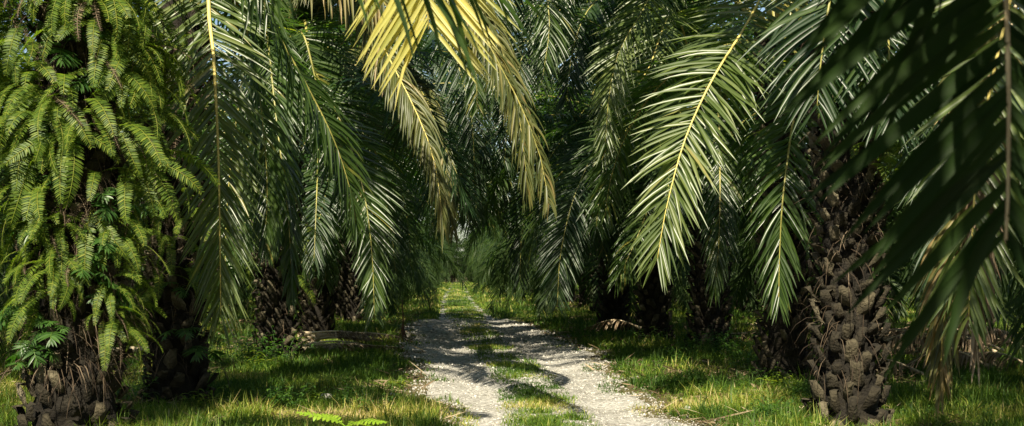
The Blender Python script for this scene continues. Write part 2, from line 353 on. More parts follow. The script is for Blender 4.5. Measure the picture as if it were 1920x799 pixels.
# ------------------------------------------------------------------ palm fronds
def frond_parts(path, Nh, leaf_len=.85, leaf_w=.043, npair=95, k=6, droop=.55, pet=.16, a0=72, a1=24, fold=.28, tipk=1.0, apow=2.0,
                rbase=.035, skip=0.0, jit=1.0, sidew=(1, 1), dry=0.0, gv=1.0):
    """path (n,3), Nh (n,3) or (3,) upper-side direction -> blade and rachis geometry"""
    n = len(path); T = norm(np.gradient(path, axis=0)); Nh = np.broadcast_to(np.asarray(Nh, float), (n, 3))
    Nn = norm(Nh - (Nh * T).sum(1, keepdims=True) * T); B = np.cross(T, Nn)
    s = np.linspace(pet, .995, npair); s = np.repeat(s, 2) + rng.normal(0, .35 / npair, npair * 2) * jit
    s = np.clip(s, pet, .998); side = np.tile([1., -1.], npair); idx = s * (n - 1)
    def at(A): return np.stack([np.interp(idx, np.arange(n), A[:, i]) for i in range(3)], 1)
    p, t, nn, b = at(path), norm(at(T)), norm(at(Nn)), norm(at(B))
    v = (s - pet) / (1 - pet)
    ang = np.radians(a0 + (a1 - a0) * v ** apow) + rng.normal(0, .09, len(s)) * jit
    rank = rng.choice([-.10, .22], len(s)) * jit + rng.normal(0, .10, len(s)) * jit
    D = t * np.cos(ang)[:, None] + b * (side * np.sin(ang))[:, None] + nn * rank[:, None]
    Lp = np.interp(v, [0, .08, .3, .55, .8, .93, 1], [.35, .75, 1, 1, .8, .55 * tipk, .38 * tipk])
    L = leaf_len * Lp * (1 + .09 * rng.normal(size=len(s)) * jit) * np.where(side > 0, sidew[0], sidew[1])
    w = leaf_w * np.interp(v, [0, .15, .6, .9, 1], [.6, 1, 1, .75, .6]) * (.85 + .3 * rng.random(len(s)))
    g = droop * (.6 + .8 * rng.random(len(s)))
    bent = rng.random(len(s)) < .06 * jit; g = np.where(bent, g + 2.0, g)
    ok = rng.random(len(s)) >= skip
    rv = np.clip(rng.normal(.42, .2, len(s)) + dry + .35 * (rng.random(len(s)) < .04), 0, 1)
    V, Q, A = blades(p[ok], D[ok], nn[ok], L[ok], w[ok], g[ok] * gv, k=k, fold=fold, twist=(rng.normal(0, .28, len(s)) * jit)[ok], rv=rv[ok])
    rr = np.interp(np.linspace(0, 1, n), [0, .06, .2, 1], [rbase * 2, rbase * 1.2, rbase * .75, .004])
    sub = slice(None, None, max(1, n // 24)); pth = path[sub]
    if not np.allclose(pth[-1], path[-1]): pth = np.concatenate([pth, path[-1:]]); rr_ = np.concatenate([rr[sub], rr[-1:]]); NN = np.concatenate([Nn[sub], Nn[-1:]])
    else: rr_ = rr[sub]; NN = Nn[sub]
    rach = tube(pth, rr_, k=6 if k > 4 else 4, squash=.7, N=NN)
    return (V, Q, A), rach

def gen_path(e0, bend, length, lat, n=40):
    e = R(e0) - R(bend) * np.linspace(0, 1, n) ** 1.25; ds = length / (n - 1)
    x = np.concatenate([[0], np.cumsum(np.cos(e[:-1]) * ds)]); z = np.concatenate([[0], np.cumsum(np.sin(e[:-1]) * ds)])
    y = lat * np.linspace(0, 1, n) ** 2
    tw = np.linspace(0, 1, n) ** 1.5 * rng.normal(0, .5)
    N0 = np.stack([-np.sin(e), np.zeros(n), np.cos(e)], 1); B0 = np.tile([0., 1, 0], (n, 1))
    Nn = N0 * np.cos(tw)[:, None] + B0 * np.sin(tw)[:, None]
    return np.stack([x, y, z], 1), Nn
# frond classes by how far they lean out of the crown: (start elevation, bend, length)
CLS = [(82, 62, 5.4), (66, 90, 6.0), (48, 105, 6.2), (30, 108, 6.0), (10, 95, 5.6), (-12, 74, 4.9)]
FR = {}
for ci, (e0, bend, ln) in enumerate(CLS):
    for vi in range(3):
        path, Nn = gen_path(e0 + rng.normal(0, 3), bend + rng.normal(0, 7), ln * (1 + rng.normal(0, .05)), rng.normal(0, .5))
        tone = ['leaf', 'leaf', 'leaf_dark'][vi]
        (V, Q, A), rach = frond_parts(path, Nn, leaf_len=.92, npair=112, k=6, droop=.4 + .12 * ci, dry=.1 if ci > 3 else 0)
        FR[ci, vi] = (mk_mesh('frond_leaflets', V, Q, attr=A, mats=[M[tone]]),
                      mk_mesh('frond_rachis', rach[0], rach[1], rach[2], mats=[M['rachis']]), path)

# ------------------------------------------------------------------ palm trunk
def trunk_mesh(H, r0, r1, seed, lod=0, flare=.12):
    rg = np.random.default_rng(seed); a = Acc()
    # fibrous core
    nz_, na = (60, 34) if lod == 0 else (14, 10)
    z = np.linspace(-.15, H, nz_); th = np.arange(na) / na * 2 * math.pi
    rr = np.interp(z, [-.15, .25, .8, H * .8, H], [r0 + flare, r0 + flare * .6, r0, r1, r1 * .8])
    rad = (rr * .74)[:, None] * (1 + .22 * (rg.random((nz_, na)) - .5))
    V = np.stack([rad * np.cos(th), rad * np.sin(th), np.repeat(z[:, None], na, 1)], -1).reshape(-1, 3)
    Q = [[i * na + j, i * na + (j + 1) % na, (i + 1) * na + (j + 1) % na, (i + 1) * na + j] for i in range(nz_ - 1) for j in range(na)]
    a.add(V, Q, .02 * np.ones(len(V)))
    # old frond bases in a spiral
    per = (9 if lod == 0 else 8); dz = .017 if lod == 0 else .075
    n = int(H / dz); g = 2.39996
    prof = [(0, .0, .62, .30), (.28, .055, 1.0, .5), (.62, .09, .92, .46), (.95, .13, .74, .40), (1.0, .06, .66, .12)]
    for i in range(n):
        zz = -.18 + i * dz; f = zz / H
        if rg.random() < .06: continue
        th = i * g + rg.normal(0, .08); rad = np.interp(zz, [-.15, .25, .8, H * .8, H], [r0 + flare, r0 + flare * .6, r0, r1, r1 * .8]) * .84
        wd = (.105 + .05 * rg.random()) * (1.35 if lod else 1); hgt = (.10 + .15 * rg.random()) * (1.0 + .6 * (f > .85)); out = .4 + .7 * rg.random()
        e_r = np.array([math.cos(th), math.sin(th), 0]); e_t = np.array([-math.sin(th), math.cos(th), 0]); e_z = np.array([0, 0, 1.])
        c0 = e_r * (rad - .03) + e_z * zz; tilt = rg.normal(0, .25)
        VV = []
        for (s_, o_, w_, t_) in prof:
            c = c0 + e_z * (s_ * hgt) + e_r * (o_ * out * (1.0 + .5 * f)) + e_t * tilt * s_ * hgt
            hw = wd * .5 * w_; tk = .11 * t_
            VV += [c - e_t * hw, c + e_r * tk * .75 - e_t * hw * .6, c + e_r * tk, c + e_r * tk * .75 + e_t * hw * .6, c + e_t * hw]
        VV = np.array(VV) + rg.normal(0, .011, (25, 3))
        QQ = [[r_ * 5 + c_, r_ * 5 + c_ + 1, (r_ + 1) * 5 + c_ + 1, (r_ + 1) * 5 + c_] for r_ in range(4) for c_ in range(4)]
        QQ.append([20, 21, 23, 24]); TT = [[21, 22, 23]]
        a.add(VV, QQ, (.15 + .85 * rg.random() ** 1.3) * np.ones(25), TT)
    return a.mesh('trunk', [M['bark']], smooth=False)
TR_FAR = [trunk_mesh(4.6, .37, .40, 50 + i, lod=1) for i in range(3)]

def fibre_mesh(H, r, n, seed, zlo=.5):
    """dry fibres, fern roots and strips hanging from a trunk"""
    rg = np.random.default_rng(seed); th = rg.random(n) * 6.283; z = zlo + (H - zlo) * rg.random(n)
    P0 = np.stack([np.cos(th) * r, np.sin(th) * r, z], 1); D = np.stack([np.cos(th + rg.normal(0, .7, n)), np.sin(th + rg.normal(0, .7, n)), rg.normal(-.2, .5, n)], 1)
    V, Q, A = blades(P0, D, np.stack([np.cos(th), np.sin(th), .3 * np.ones(n)], 1) + .01, .1 + .38 * rg.random(n), .004 + .007 * rg.random(n), 1.5 + 2 * rg.random(n), k=4, fold=0, rv=rg.random(n))
    return mk_mesh('hanging_fibres', V, Q, attr=A, mats=[M['fibre']])

# lower edge of the canopy in the photograph, used to choose which fronds a palm still carries
BX = [-400, 0, 200, 260, 330, 450, 600, 690, 760, 850, 930, 1000, 1060, 1200, 1330, 1400, 1460, 1515, 1540, 1690, 1720, 1850, 2300]
BYn = [620, 560, 540, 500, 520, 560, 570, 560, 480, 490, 480, 500, 540, 520, 500, 470, 540, 520, 230, 230, 560, 600, 620]
def frond_ok(path_w, near_lim):
    if near_lim >= 40:
        for p in path_w[2::2]:
            if np.linalg.norm(p - CAM) < 1.7: return False
            x, y, d = proj(p)
            if d > .3:
                m = FPX * .95 / d
                if -m < x < 1920 + m and -m < y < 799 + m: return False
    x, y, d = zip(*[proj(p) for p in path_w[::4]]); x, y, d = map(np.array, (x, y, d))
    v = d > .5
    if not v.any(): return True
    x, y, d = x[v], y[v], d[v]
    lim = np.interp(x, BX, BYn) - 30
    vis = (x > -80) & (x < 2000)
    if (vis & (y > lim)).any(): return False
    if (vis & (y > -40) & (d < near_lim)).any(): return False
    return True

# spans of the frame kept open in front of the fronds that carry the picture: (x0, x1, y0, y1, depth)
OPEN = [(330, 480, 60, 600, 15.5), (1180, 1440, 0, 560, 17), (640, 900, 0, 220, 9), (0, 350, 40, 800, 14.5), (500, 740, 120, 590, 20),
        (1500, 1690, 250, 800, 16), (1640, 1880, 120, 720, 10), (1060, 1230, 0, 250, 21.8)]
LITP = np.array([P(402, yy, 15.5) for yy in (120, 220, 320, 420, 520)] + [P(xx, yy, 17.2) for xx, yy in ((1380, 60), (1310, 180), (1260, 300), (1235, 420))]
                + [np.array([*G(xx, yy), .2]) for xx, yy in ((460, 735), (560, 725), (660, 735), (760, 725), (1350, 740), (1420, 760), (1250, 690), (640, 650), (240, 700), (1750, 760), (870, 700), (860, 660), (980, 660), (900, 625), (960, 610), (1060, 690), (880, 590), (940, 575), (1180, 640), (1030, 590), (1400, 610), (480, 700), (570, 690), (660, 700), (740, 690), (520, 665), (700, 665), (780, 655), (1140, 680), (1300, 700), (1450, 690), (1180, 610), (1380, 720), (700, 610), (960, 560))])
def blocks_open(path_w):
    for p in path_w[6::3]:
        v = p - LITP; t_ = v @ SUN; dd = np.linalg.norm(v - t_[:, None] * SUN, axis=1)
        if ((t_ > .6) & (dd < .45)).any(): return True
    for p in path_w[6::3]:
        x, y, d = proj(p)
        if d < .5: continue
        for (x0, x1, y0, y1, dd) in OPEN:
            if x0 - 40 < x < x1 + 40 and y0 - 60 < y < y1 and d < dd: return True
    return False
def palm(x, y, H, label, group, seed, detail=2, nf=30, heroes=(), near_lim=12.0, r0=.36, r1=.38, name='oil_palm', lo=0, own_trunk=True, minc=0, filt=True, azr=None):
    rg = np.random.default_rng(seed)
    e = bpy.data.objects.new(name, None); COL.objects.link(e); e.location = (x, y, float(gh(x, y))); e.empty_display_size = .3
    tag(e, label, 'oil palm', group)
    tm = trunk_mesh(H, r0, r1, seed, lod=0) if own_trunk else TR_FAR[seed % 3]
    t = obj('trunk', tm, e, rz=0 if own_trunk else rg.random() * 6.28)
    if not own_trunk: t.scale = (1, 1, H / 4.6)
    az0 = rg.random() * 6.28; cnt = 0
    for i in range(nf):
        f = (i + .5) / nf; az = az0 + i * 2.39996 + rg.normal(0, .1)
        ci = min(5, int(f * 6 * .999)); 
        if ci < minc: continue
        if azr and math.cos(az - R(azr[0])) < math.cos(R(azr[1])): continue
        done = False
        for att in range(4 if filt else 1):
            c = max(0, ci - att); vi = int(rg.integers(3)); me, mr, path = FR[c, vi]
            base = np.array([math.cos(az) * .16, math.sin(az) * .16, H - .25 * f])
            ca, sa = math.cos(az), math.sin(az)
            pw = path * 1.0; pw = np.stack([pw[:, 0] * ca - pw[:, 1] * sa, pw[:, 0] * sa + pw[:, 1] * ca, pw[:, 2]], 1) + base + np.array(e.location)
            if not filt or (frond_ok(pw, near_lim) and not blocks_open(pw)): done = True; break
        if not done: continue
        o = obj('frond', me, e, base, az); obj('rachis', mr, o); cnt += 1
    return e
def hero(palm_e, H, pts, Nh, mat='leaf', rmat='rachis', first=(), name='frond', label=None, **kw):
    """a frond grown along measured points, parented to its palm; pts are world points"""
    base = np.array(palm_e.location); crown = base + np.array([0, 0, H])
    allp = [crown] + [np.array(f) for f in first] + [np.asarray(p) for p in pts]
    path, ln = spline(allp, 60)
    n = len(path)
    nat = path - np.array([0, 0, 0]); T = norm(np.gradient(path, axis=0)); upn = np.array([0, 0, 1.]) - T * T[:, 2:3]
    w = np.clip(np.linspace(-.4, 1.6, n), 0, 1)[:, None]; Nm = norm(upn) * (1 - w) + norm(np.array(Nh, float)) * w
    kw.setdefault('npair', int(ln * 22))
    (V, Q, A), rach = frond_parts(path, Nm, **kw)
    o = obj(name, mk_mesh('frond_leaflets', V - base, Q, attr=A, mats=[M[mat]]), palm_e)
    if label: o['label'] = label
    obj('rachis', mk_mesh('frond_rachis', rach[0] - base, rach[1], rach[2], mats=[M[rmat]]), o)
    return o, ln

toC = np.array([0, -1., .35])       # towards the viewer and a little up
lens = {}
# --- the palms nearest the viewer
L1 = palm(*LP[0], 4.8, 'broad fern-covered oil palm standing foremost on the left of the track', None, 11, nf=30, near_lim=13.2, azr=(110, 85), r0=.44, r1=.42)
L2 = palm(*LP[1], 5.0, 'oil palm with dark trunk and swollen brown foot, just right of the fern-covered palm', None, 12, nf=20, near_lim=13.5, r0=.34, r1=.36)
L3 = palm(*LP[2], 4.2, 'third oil palm from the front left of the track, weeds round its foot', None, 13, nf=24, near_lim=16)
L4 = palm(*LP[3], 4.6, 'fourth oil palm from the front left of the track, behind the pile of dead stalks', None, 14, nf=36, near_lim=18)
L5 = palm(*LP[4], 4.6, 'fifth oil palm from the front in the row left of the track', None, 15, nf=36, near_lim=24)
R1 = palm(*RP[0], 4.9, 'foremost oil palm right of the track, clad in dappled stumps', None, 21, nf=20, near_lim=13.8, r0=.33, r1=.33)
R2 = palm(*RP[1], 5.2, 'dark oil palm half hidden on the left behind the foremost right trunk', None, 22, nf=20, near_lim=15)
R3 = palm(*RP[2], 4.2, 'oil palm right of the track with a flaring foot among weeds and brown litter', None, 23, nf=24, near_lim=17)
R4 = palm(*RP[3], 4.6, 'oil palm right of the track standing beside the arched grey dead frond', None, 24, nf=36, near_lim=20)
R5 = palm(*RP[4], 4.6, 'fifth oil palm from the front in the row right of the track', None, 25, nf=36, near_lim=22)
# palms beside the viewer: their trunks are outside the frame, their fronds reach in
L0 = palm(-5.6, 8.4, 5.0, 'oil palm out of frame on the left whose yellow frond hangs over the track', None, 31, nf=14, near_lim=40, azr=(185, 80))
R0 = palm(5.9, 10.2, 4.9, 'oil palm out of frame on the right whose sunlit frond hangs by the right edge', None, 32, nf=22, near_lim=40, azr=(-20, 100))
RN = palm(3.3, 1.0, 4.6, 'oil palm beside the viewer whose dark frond hangs across the upper right', None, 33, nf=34, near_lim=40)
LN = palm(-4.6, 1.0, 4.8, 'oil palm beside the viewer whose long dark leaflets hang at the top of the view', None, 34, nf=16, near_lim=40, azr=(200, 100))

def H_(key, *a, **k): o, ln = hero(*a, **k); lens[key] = round(ln, 2); return o
V3 = lambda *a: np.array(a, float)
# left: straight yellow rachis hanging beside the ferns
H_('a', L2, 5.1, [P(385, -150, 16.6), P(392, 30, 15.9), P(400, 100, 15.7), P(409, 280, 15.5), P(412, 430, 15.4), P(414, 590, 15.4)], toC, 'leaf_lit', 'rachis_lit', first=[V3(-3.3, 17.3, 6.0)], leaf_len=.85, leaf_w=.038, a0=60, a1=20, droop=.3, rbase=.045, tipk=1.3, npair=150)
# left of centre, two long drooping fronds
H_('b', L2, 5.1, [P(470, -60, 17.4), P(520, 60, 17.6), P(575, 160, 17.8), P(625, 260, 18), P(655, 350, 18.2), P(668, 420, 18.3)], toC + V3(.5, 0, .5), 'leaf', 'rachis', leaf_len=.8, a0=60, a1=18, droop=1.0, first=[V3(-3.0, 17.5, 5.7)])
H_('c', L3, 4.1, [P(585, 120, 23), P(640, 230, 22), P(680, 350, 21.4), P(697, 470, 21.2), P(702, 590, 21.2)], toC, 'leaf', 'rachis', leaf_len=.85, a0=62, a1=26, droop=.4, first=[V3(-2.7, 24.4, 5.9)])
H_('c2', L3, 4.1, [P(500, 60, 22.5), P(520, 240, 21.6), P(540, 400, 21.3), P(548, 560, 21.3)], toC + V3(-.4, 0, 0), 'leaf', 'rachis', leaf_len=.8, a0=50, a1=16, droop=.9, first=[V3(-3.3, 24.0, 5.8)])
H_('c3', L2, 5.1, [P(440, 0, 19), P(480, 150, 19.4), P(500, 320, 19.6), P(497, 470, 19.6)], toC + V3(.4, 0, 0), 'leaf', 'rachis', leaf_len=.8, a0=50, a1=16, droop=1.0)
# centre top: the bright yellow frond
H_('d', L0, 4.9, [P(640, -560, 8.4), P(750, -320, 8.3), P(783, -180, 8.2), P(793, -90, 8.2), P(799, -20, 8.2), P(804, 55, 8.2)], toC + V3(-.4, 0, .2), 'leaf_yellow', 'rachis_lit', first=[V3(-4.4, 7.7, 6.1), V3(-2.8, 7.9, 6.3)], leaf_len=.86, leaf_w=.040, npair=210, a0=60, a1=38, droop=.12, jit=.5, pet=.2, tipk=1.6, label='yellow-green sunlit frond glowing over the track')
# pale drying frond hanging towards the end of the track
H_('e', L3, 4.1, [P(640, -60, 21), P(730, 110, 20), P(785, 220, 19.6), P(816, 310, 19.4), P(832, 430, 19.4)], toC + V3(.3, 0, .7), 'leaf_olive', 'rachis_lit', leaf_len=.8, leaf_w=.038, dry=.1, a0=50, a1=20, droop=2.4, first=[V3(-2.6, 24.5, 6.2)], label='pale drying frond with limp leaflets')
H_('e2', L4, 4.5, [P(700, 100, 28), P(790, 170, 26), P(830, 290, 25), P(850, 440, 25)], toC, 'leaf_olive', 'rachis', dry=0, leaf_len=.85, a0=50, a1=20, droop=2.0, first=[V3(-2.3, 33.5, 6.6)])
# brown tipped frond arching over the centre
H_('f', L2, 5.1, [P(640, -330, 15.8), P(760, -210, 14.7), P(850, -60, 14.2), P(915, 80, 14), P(975, 195, 14), P(1012, 290, 14), P(1030, 385, 14)], toC + V3(.5, 0, .9), 'leaf_olive', 'rachis', leaf_len=.62, leaf_w=.034, a0=60, a1=30, droop=3.0, first=[V3(-3.0, 17.3, 6.4)], dry=.1, label='frond with browning limp leaflets arching over the track')
H_('f2', L3, 4.1, [P(720, -200, 19.5), P(850, -60, 18), P(940, 90, 17.6), P(975, 230, 17.4), P(990, 360, 17.4)], toC + V3(.4, 0, .7), 'leaf_olive', 'rachis', leaf_len=.85, a0=55, a1=25, droop=2.6, first=[V3(-2.5, 24.3, 6.6)], dry=0)
# orange brown leaflets behind the top left
H_('g', L1, 4.9, [P(420, -230, 13.2), P(520, -160, 12.6), P(600, -110, 12.4), P(690, -40, 12.3), P(740, 40, 12.3)], toC + V3(0, 0, .9), 'leaf_dry', 'rachis', leaf_len=.9, leaf_w=.04, a0=55, a1=30, droop=3.4, first=[V3(-3.2, 13.7, 5.9)], label='frond with orange brown limp leaflets')
H_('g2', L1, 4.9, [P(300, -230, 12.8), P(400, -130, 12.5), P(470, -60, 12.5), P(500, 20, 12.5)], toC + V3(.2, 0, .9), 'leaf', 'rachis', leaf_len=.8, leaf_w=.04, a0=60, a1=30, droop=1.5, first=[V3(-3.4, 13.5, 5.7)])
# long leaflets of a frond close overhead
H_('h', LN, 4.7, [V3(-3.6, 2.2, 5.6), V3(-2.4, 3.4, 5.4), P(440, -330, 4.9), P(600, -190, 5.0), P(730, -120, 5.1), P(880, -60, 5.3)], V3(.2, -.5, 1), 'leaf', 'rachis', leaf_len=.8, leaf_w=.058, npair=50, a0=58, a1=30, droop=2.6, pet=.3, tipk=1.7)
# right of centre, the big sunlit frond, its leaf colour painted paler
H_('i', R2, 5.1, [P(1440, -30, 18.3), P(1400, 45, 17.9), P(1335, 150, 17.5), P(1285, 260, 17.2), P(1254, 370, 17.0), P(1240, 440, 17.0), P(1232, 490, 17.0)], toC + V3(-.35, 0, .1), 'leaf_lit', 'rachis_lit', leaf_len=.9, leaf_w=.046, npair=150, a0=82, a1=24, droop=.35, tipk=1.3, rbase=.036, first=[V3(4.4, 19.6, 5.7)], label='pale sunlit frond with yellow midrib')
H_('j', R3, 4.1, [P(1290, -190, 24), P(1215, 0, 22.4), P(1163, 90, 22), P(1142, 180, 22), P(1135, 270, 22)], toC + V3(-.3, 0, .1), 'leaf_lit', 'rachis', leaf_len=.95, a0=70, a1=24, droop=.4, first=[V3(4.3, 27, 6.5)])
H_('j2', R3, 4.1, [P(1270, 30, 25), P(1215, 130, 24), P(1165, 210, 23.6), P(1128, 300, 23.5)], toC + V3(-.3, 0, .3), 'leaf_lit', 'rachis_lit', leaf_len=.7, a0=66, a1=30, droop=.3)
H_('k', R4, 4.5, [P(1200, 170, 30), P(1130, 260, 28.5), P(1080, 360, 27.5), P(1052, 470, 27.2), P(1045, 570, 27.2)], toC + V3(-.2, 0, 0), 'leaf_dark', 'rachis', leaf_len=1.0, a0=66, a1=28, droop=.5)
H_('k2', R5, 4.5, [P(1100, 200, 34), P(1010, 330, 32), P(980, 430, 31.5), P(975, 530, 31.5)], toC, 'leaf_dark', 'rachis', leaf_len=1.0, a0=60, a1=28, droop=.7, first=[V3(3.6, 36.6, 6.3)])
H_('l', R2, 5.1, [P(1500, 130, 19), P(1482, 260, 18.5), P(1468, 370, 18.2), P(1462, 470, 18.2), P(1460, 570, 18.2)], toC + V3(.1, 0, 0), 'leaf', 'rachis', leaf_len=.8, a0=62, a1=18, droop=.6)
H_('l2', R3, 4.1, [P(1345, 200, 25.5), P(1350, 330, 25), P(1348, 450, 24.6), P(1340, 545, 24.6)], toC, 'leaf', 'rachis', leaf_len=.85, a0=55, a1=14, droop=1.0)
H_('l3', R2, 5.1, [P(1560, -40, 19), P(1590, 100, 18.5), P(1615, 240, 18.4), P(1640, 330, 18.4)], toC, 'leaf_dark', 'rachis', leaf_len=.85, a0=60, a1=25, droop=.8)
H_('l4', R1, 4.8, [P(1700, -200, 14.4), P(1760, 0, 14), P(1780, 200, 13.9), P(1770, 380, 13.9), P(1760, 500, 13.9)], toC + V3(-.2, 0, 0), 'leaf_dark', 'rachis', leaf_len=.9, a0=60, a1=25, droop=.8)
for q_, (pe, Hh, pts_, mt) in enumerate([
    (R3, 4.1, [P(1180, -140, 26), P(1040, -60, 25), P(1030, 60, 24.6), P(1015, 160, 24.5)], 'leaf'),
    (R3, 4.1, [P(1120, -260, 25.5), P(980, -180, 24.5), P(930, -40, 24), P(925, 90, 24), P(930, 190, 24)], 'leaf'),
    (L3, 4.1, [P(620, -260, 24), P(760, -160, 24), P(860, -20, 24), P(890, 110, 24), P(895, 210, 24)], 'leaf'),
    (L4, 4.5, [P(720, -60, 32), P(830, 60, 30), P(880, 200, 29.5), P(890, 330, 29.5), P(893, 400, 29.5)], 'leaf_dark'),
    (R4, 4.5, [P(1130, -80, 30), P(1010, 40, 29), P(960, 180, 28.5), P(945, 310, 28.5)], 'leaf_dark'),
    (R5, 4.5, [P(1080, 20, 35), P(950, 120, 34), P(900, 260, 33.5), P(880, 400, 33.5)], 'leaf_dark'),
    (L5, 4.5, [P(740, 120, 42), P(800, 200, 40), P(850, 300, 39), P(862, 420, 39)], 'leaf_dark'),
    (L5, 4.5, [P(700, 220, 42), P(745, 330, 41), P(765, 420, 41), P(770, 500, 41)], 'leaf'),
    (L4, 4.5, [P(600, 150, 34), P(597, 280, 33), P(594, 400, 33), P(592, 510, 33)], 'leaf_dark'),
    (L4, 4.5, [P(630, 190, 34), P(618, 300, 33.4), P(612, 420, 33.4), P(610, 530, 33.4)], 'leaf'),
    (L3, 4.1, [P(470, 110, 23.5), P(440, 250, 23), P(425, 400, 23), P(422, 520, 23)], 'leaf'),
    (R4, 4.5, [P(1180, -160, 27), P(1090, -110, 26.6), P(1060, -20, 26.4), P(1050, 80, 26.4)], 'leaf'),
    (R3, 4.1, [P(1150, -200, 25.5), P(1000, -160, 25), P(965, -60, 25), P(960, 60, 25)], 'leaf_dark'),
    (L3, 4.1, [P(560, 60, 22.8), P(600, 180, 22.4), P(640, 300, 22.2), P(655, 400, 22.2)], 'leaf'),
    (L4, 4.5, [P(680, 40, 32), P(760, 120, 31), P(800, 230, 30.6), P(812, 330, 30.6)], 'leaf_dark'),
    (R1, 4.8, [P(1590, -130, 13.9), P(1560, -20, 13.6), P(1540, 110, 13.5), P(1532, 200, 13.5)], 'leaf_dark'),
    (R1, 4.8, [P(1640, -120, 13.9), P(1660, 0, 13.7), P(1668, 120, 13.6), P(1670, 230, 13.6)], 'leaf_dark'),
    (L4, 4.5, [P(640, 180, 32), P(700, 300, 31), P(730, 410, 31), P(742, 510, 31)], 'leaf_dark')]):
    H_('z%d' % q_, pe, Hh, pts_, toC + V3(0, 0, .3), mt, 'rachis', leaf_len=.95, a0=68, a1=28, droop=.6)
# right edge: sunlit frond, and the drying tips below it
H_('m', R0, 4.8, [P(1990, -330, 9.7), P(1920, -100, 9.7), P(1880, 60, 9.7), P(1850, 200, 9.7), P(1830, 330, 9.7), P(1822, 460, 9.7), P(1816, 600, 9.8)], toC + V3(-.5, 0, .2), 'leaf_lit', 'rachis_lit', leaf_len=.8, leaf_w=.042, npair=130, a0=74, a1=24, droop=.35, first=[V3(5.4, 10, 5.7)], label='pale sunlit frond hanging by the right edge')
H_('n', R0, 4.8, [P(1900, -200, 10.9), P(1850, 100, 10.8), P(1800, 380, 10.8), P(1775, 560, 10.8), P(1765, 660, 10.8), P(1763, 730, 10.8)], toC + V3(-.3, 0, 0), 'leaf_dry', 'rachis_lit', leaf_len=.6, leaf_w=.03, a0=45, a1=9, droop=.9, pet=.45, first=[V3(5.0, 10.4, 5.4)], label='drying yellow-brown frond hanging almost to the ground')
H_('n2', R0, 4.8, [P(1960, -100, 10.5), P(1880, 200, 10.4), P(1835, 460, 10.4), P(1828, 600, 10.4), P(1835, 690, 10.4)], toC, 'leaf_dead', 'rachis_dead', leaf_len=.4, leaf_w=.028, a0=40, a1=8, droop=1.5, pet=.6, npair=60, skip=.35)
# the dark frond close to the lens
H_('o', RN, 4.5, [V3(3.0, 2.2, 5.2), V3(2.6, 3.0, 4.7), P(1700, -620, 3.5), P(1830, -360, 3.45), P(1880, -100, 3.42), P(1890, 120, 3.4), P(1892, 300, 3.4), P(1886, 450, 3.4)], V3(.0, .25, 1) + toC, 'leaf_shaded', 'rachis_dead', leaf_len=.98, leaf_w=.054, npair=135, a0=62, a1=36, apow=8, droop=.12, pet=.2, jit=.7, tipk=1.05)
print('hero lengths', lens)

# --- the rest of the roadside rows and the rows behind
ordn = ['first', 'second', 'third', 'fourth', 'fifth', 'sixth', 'seventh', 'eighth', 'ninth', 'tenth', 'eleventh', 'twelfth']
# crowns for palms further off: one mesh per crown
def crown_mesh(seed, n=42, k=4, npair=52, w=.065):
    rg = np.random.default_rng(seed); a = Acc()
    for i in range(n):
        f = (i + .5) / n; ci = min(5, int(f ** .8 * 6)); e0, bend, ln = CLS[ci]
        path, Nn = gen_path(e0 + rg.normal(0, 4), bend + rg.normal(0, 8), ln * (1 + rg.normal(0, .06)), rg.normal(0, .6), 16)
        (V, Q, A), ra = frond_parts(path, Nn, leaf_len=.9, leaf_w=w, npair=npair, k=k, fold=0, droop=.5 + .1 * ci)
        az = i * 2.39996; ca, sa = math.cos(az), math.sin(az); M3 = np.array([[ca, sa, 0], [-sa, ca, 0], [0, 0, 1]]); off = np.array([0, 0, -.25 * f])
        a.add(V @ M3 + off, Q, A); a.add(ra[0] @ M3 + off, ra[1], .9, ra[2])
    return a.mesh('crown', [M['leaf_far_shaded']])
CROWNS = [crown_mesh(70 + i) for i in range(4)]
def far_palm(x, y, H, label, group, seed):
    rg = np.random.default_rng(seed); e = bpy.data.objects.new('oil_palm', None); COL.objects.link(e); e.location = (x, y, float(gh(x, y)))
    tag(e, label, 'oil palm', group)
    t = obj('trunk', TR_FAR[seed % 3], e, rz=rg.random() * 6.28); t.scale = (1, 1, H / 4.6)
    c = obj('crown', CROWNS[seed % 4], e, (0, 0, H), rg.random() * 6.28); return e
for i, (x, y) in enumerate(LP[5:]):
    far_palm(x, y, 3.65 + rng.normal(0, .2), '%s oil palm from the front in the row left of the track' % ordn[i + 5], None, 100 + i)
for i, (x, y) in enumerate(RP[5:]):
    far_palm(x, y, 3.65 + rng.normal(0, .2), '%s oil palm from the front in the row right of the track' % ordn[i + 5], None, 130 + i)
k = 200
rows = [(-10.0, 21, 118, 'left'), (-19.5, 44, 118, 'left'), (-27.5, 66, 118, 'left'), (-35.5, 90, 118, 'left'),
        (11.3, 20, 118, 'right'), (20.5, 44, 118, 'right'), (28.5, 62, 118, 'right'), (36.5, 84, 118, 'right')]
for (X, y0, y1, sd) in rows:
    y = y0
    while y < y1:
        far_palm(X + rng.normal(0, .5), y + rng.normal(0, .6), 3.65 + rng.normal(0, .2), 'oil palm in the shaded rows behind the %s roadside row' % sd, 'oil palms in the rows behind the %s roadside row' % sd, k); k += 1
        y += 8.6
for sx, sd in ((-6.0, 'left'), (6.0, 'right')):
    for i in range(11):
        far_palm(sx + rng.normal(0, .3), 112 + 9 * i, 3.6, 'oil palm near the far end of the roadside row on the %s' % sd, 'oil palms at the far end of the %s roadside row' % sd, 400 + i * 2 + (sx > 0))
for i, (x, y) in enumerate([(-8, 214), (-4.4, 219), (-1.2, 216), (1.8, 220), (5, 216), (8.5, 221), (-2.8, 226), (3.3, 227)]):
    far_palm(x, y, 3.2, 'oil palm closing the far end of the track', 'oil palms closing the far end of the track', 300 + i)
